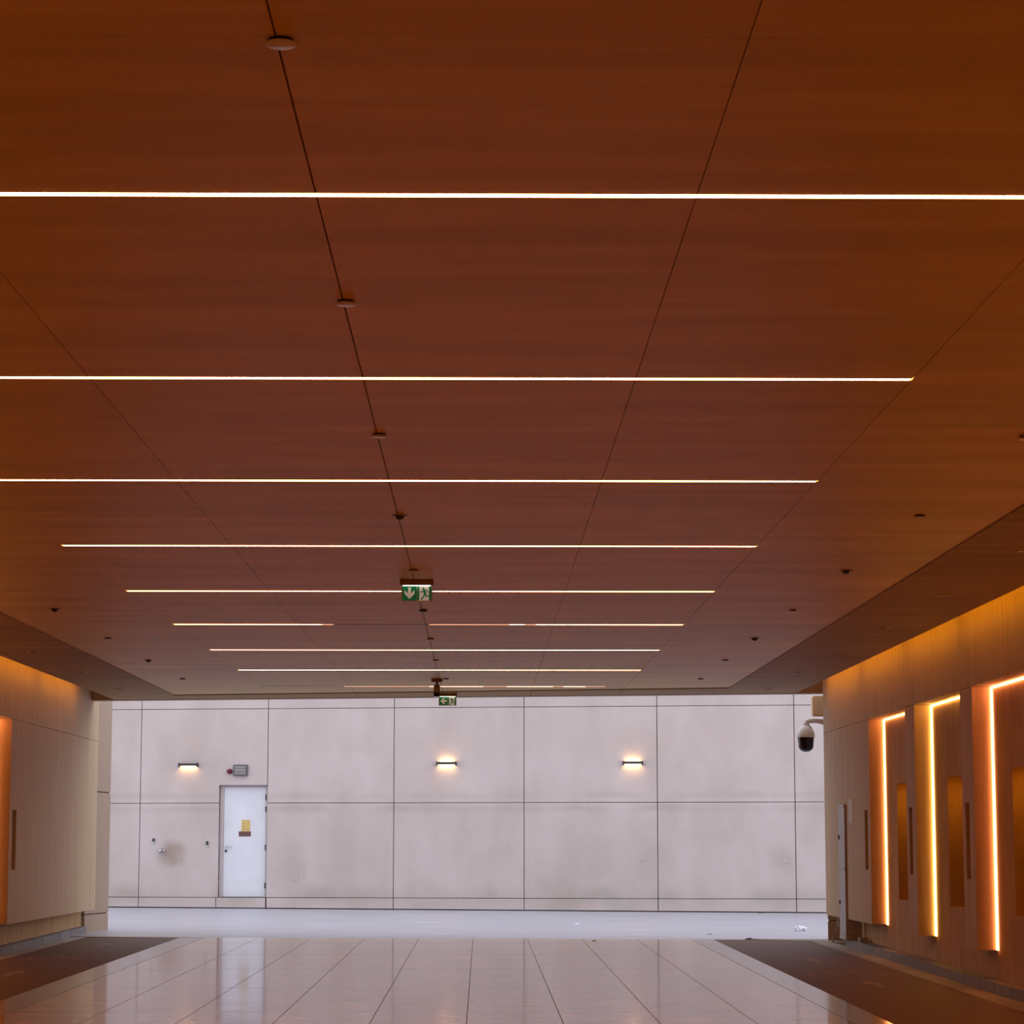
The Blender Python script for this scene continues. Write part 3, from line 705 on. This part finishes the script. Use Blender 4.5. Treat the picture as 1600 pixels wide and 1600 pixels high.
# ------------------------------------------------------------------ things on the right wall
t = thing('wall_cabinet', 'tall narrow pale grey metal cabinet on the right wall near the yard', 'cabinet', (4.96, 34.62, fl(5, 34.8) + .105))
zt = Z(.505) - t.location.z; zm = Z(-.365) - t.location.z
box('lower_body', 'cabinet', (0, .20, 0, .60, 0.07, zm - .02), t, bevel=.003)
box('plinth', 'cabinet', (-.003, .20, -.003, .603, 0, .066), t, bevel=.003)
box('middle_rail', 'cabinet', (-.008, .20, -.010, .607, zm - .018, zm + .018), t, bevel=.003)
box('upper_body', 'cabinet', (0, .20, 0, .60, zm + .02, zt - .045), t, bevel=.003)
box('top_cap', 'cabinet', (-.006, .20, -.006, .606, zt - .043, zt), t, bevel=.003)
for hz in (Z(.06), Z(-.83)):
    MB().box(-.014, .0, .50, .53, hz - t.location.z - .03, hz - t.location.z + .03).build('latch', 'darkmetal', t, bevel=.003)
t = thing('paper_notice', 'white vertical paper notice on the right wall beside the grey cabinet', 'notice', (XR, 34.0, Z(.25)))
box('sheet', 'paper', (-.006, 0, 0, .38, 0, .318), t)
t = thing('drain_pipe', 'thin bent pipe under the right wall end behind the cabinet', 'pipe', (5.08, 36.3, fl(5, 36.3)))
MB().tube([(0, 0, .50), (0, 0, .22), (-.015, 0, .19), (-.055, 0, .12), (-.068, 0, .09), (-.068, 0, 0)], .014, 10).build('pipe', 'gutter', t, smooth=True)
tag(box('concrete_block', 'gutter', (5.05, 5.16, 33.95, 34.15, fl(5, 34) + .105, fl(5, 34) + .165), bevel=.006), 'small pale block on the kerb at the foot of the grey cabinet', 'block')

# ------------------------------------------------------------------ litter in the yard
def crumple(name, x, y, s, m, label, cat, seed):
    rnd = random.Random(seed); bm = bmesh.new(); bmesh.ops.create_icosphere(bm, subdivisions=3, radius=1)
    for v in bm.verts:
        k_ = 0.7 + 0.55 * rnd.random(); v.co = Vector((v.co.x * s[0] * k_, v.co.y * s[1] * k_, max(0, v.co.z + .35) * s[2] * k_))
    me = bpy.data.meshes.new(name); bm.to_mesh(me); bm.free(); me.materials.append(M[m])
    o = bpy.data.objects.new(name, me); COL.objects.link(o); o.location = (x, y, yg(x, y)); return tag(o, label, cat)
crumple('plastic_bag', 5.27, 42.05, (.10, .12, .06), 'litter', 'crumpled white plastic bag lying on the yard paving by the right wall', 'bag', 3)
crumple('paper_scrap', 1.68, 44.4, (.045, .05, .022), 'litter', 'tiny white paper scrap on the yard paving below the middle of the far wall', 'paper', 5)
def leaf_(x, y, s, ground, label, grp):
    n = len(bpy.data.objects); mb = MB()
    for k in range(3):
        a = random.uniform(0, PI); c, d = math.cos(a), math.sin(a); ox, oy = random.uniform(-s, s), random.uniform(-s, s)
        mb.quad((ox - s * c, oy - s * d, .001), (ox + s * .4 * d, oy - s * .4 * c, s * .35), (ox + s * c, oy + s * d, .002), (ox - s * .4 * d, oy + s * .4 * c, s * .25))
    o = mb.build('dry_leaf', 'leaf', None, (x, y, ground)); tag(o, label, 'leaf', grp)
leaf_(3.95, 37.25, .075, fl(0, 37.2) + .004, 'dark dry leaves at the far end of the right cycle lane', 'dry leaves on the ground')
leaf_(5.75, 52.55, .07, yg(5.7, 0), 'dark dry leaves against the foot of the far wall, right side', 'dry leaves on the ground')
leaf_(3.62, 40.3, .03, yg(3.5, 0), 'single small dark leaf on the yard paving beyond the right cycle lane', 'dry leaves on the ground')
leaf_(1.65, 36.9, .03, fl(0, 36.9), 'small dark leaf on the stone floor at the mouth of the passage', 'dry leaves on the ground')
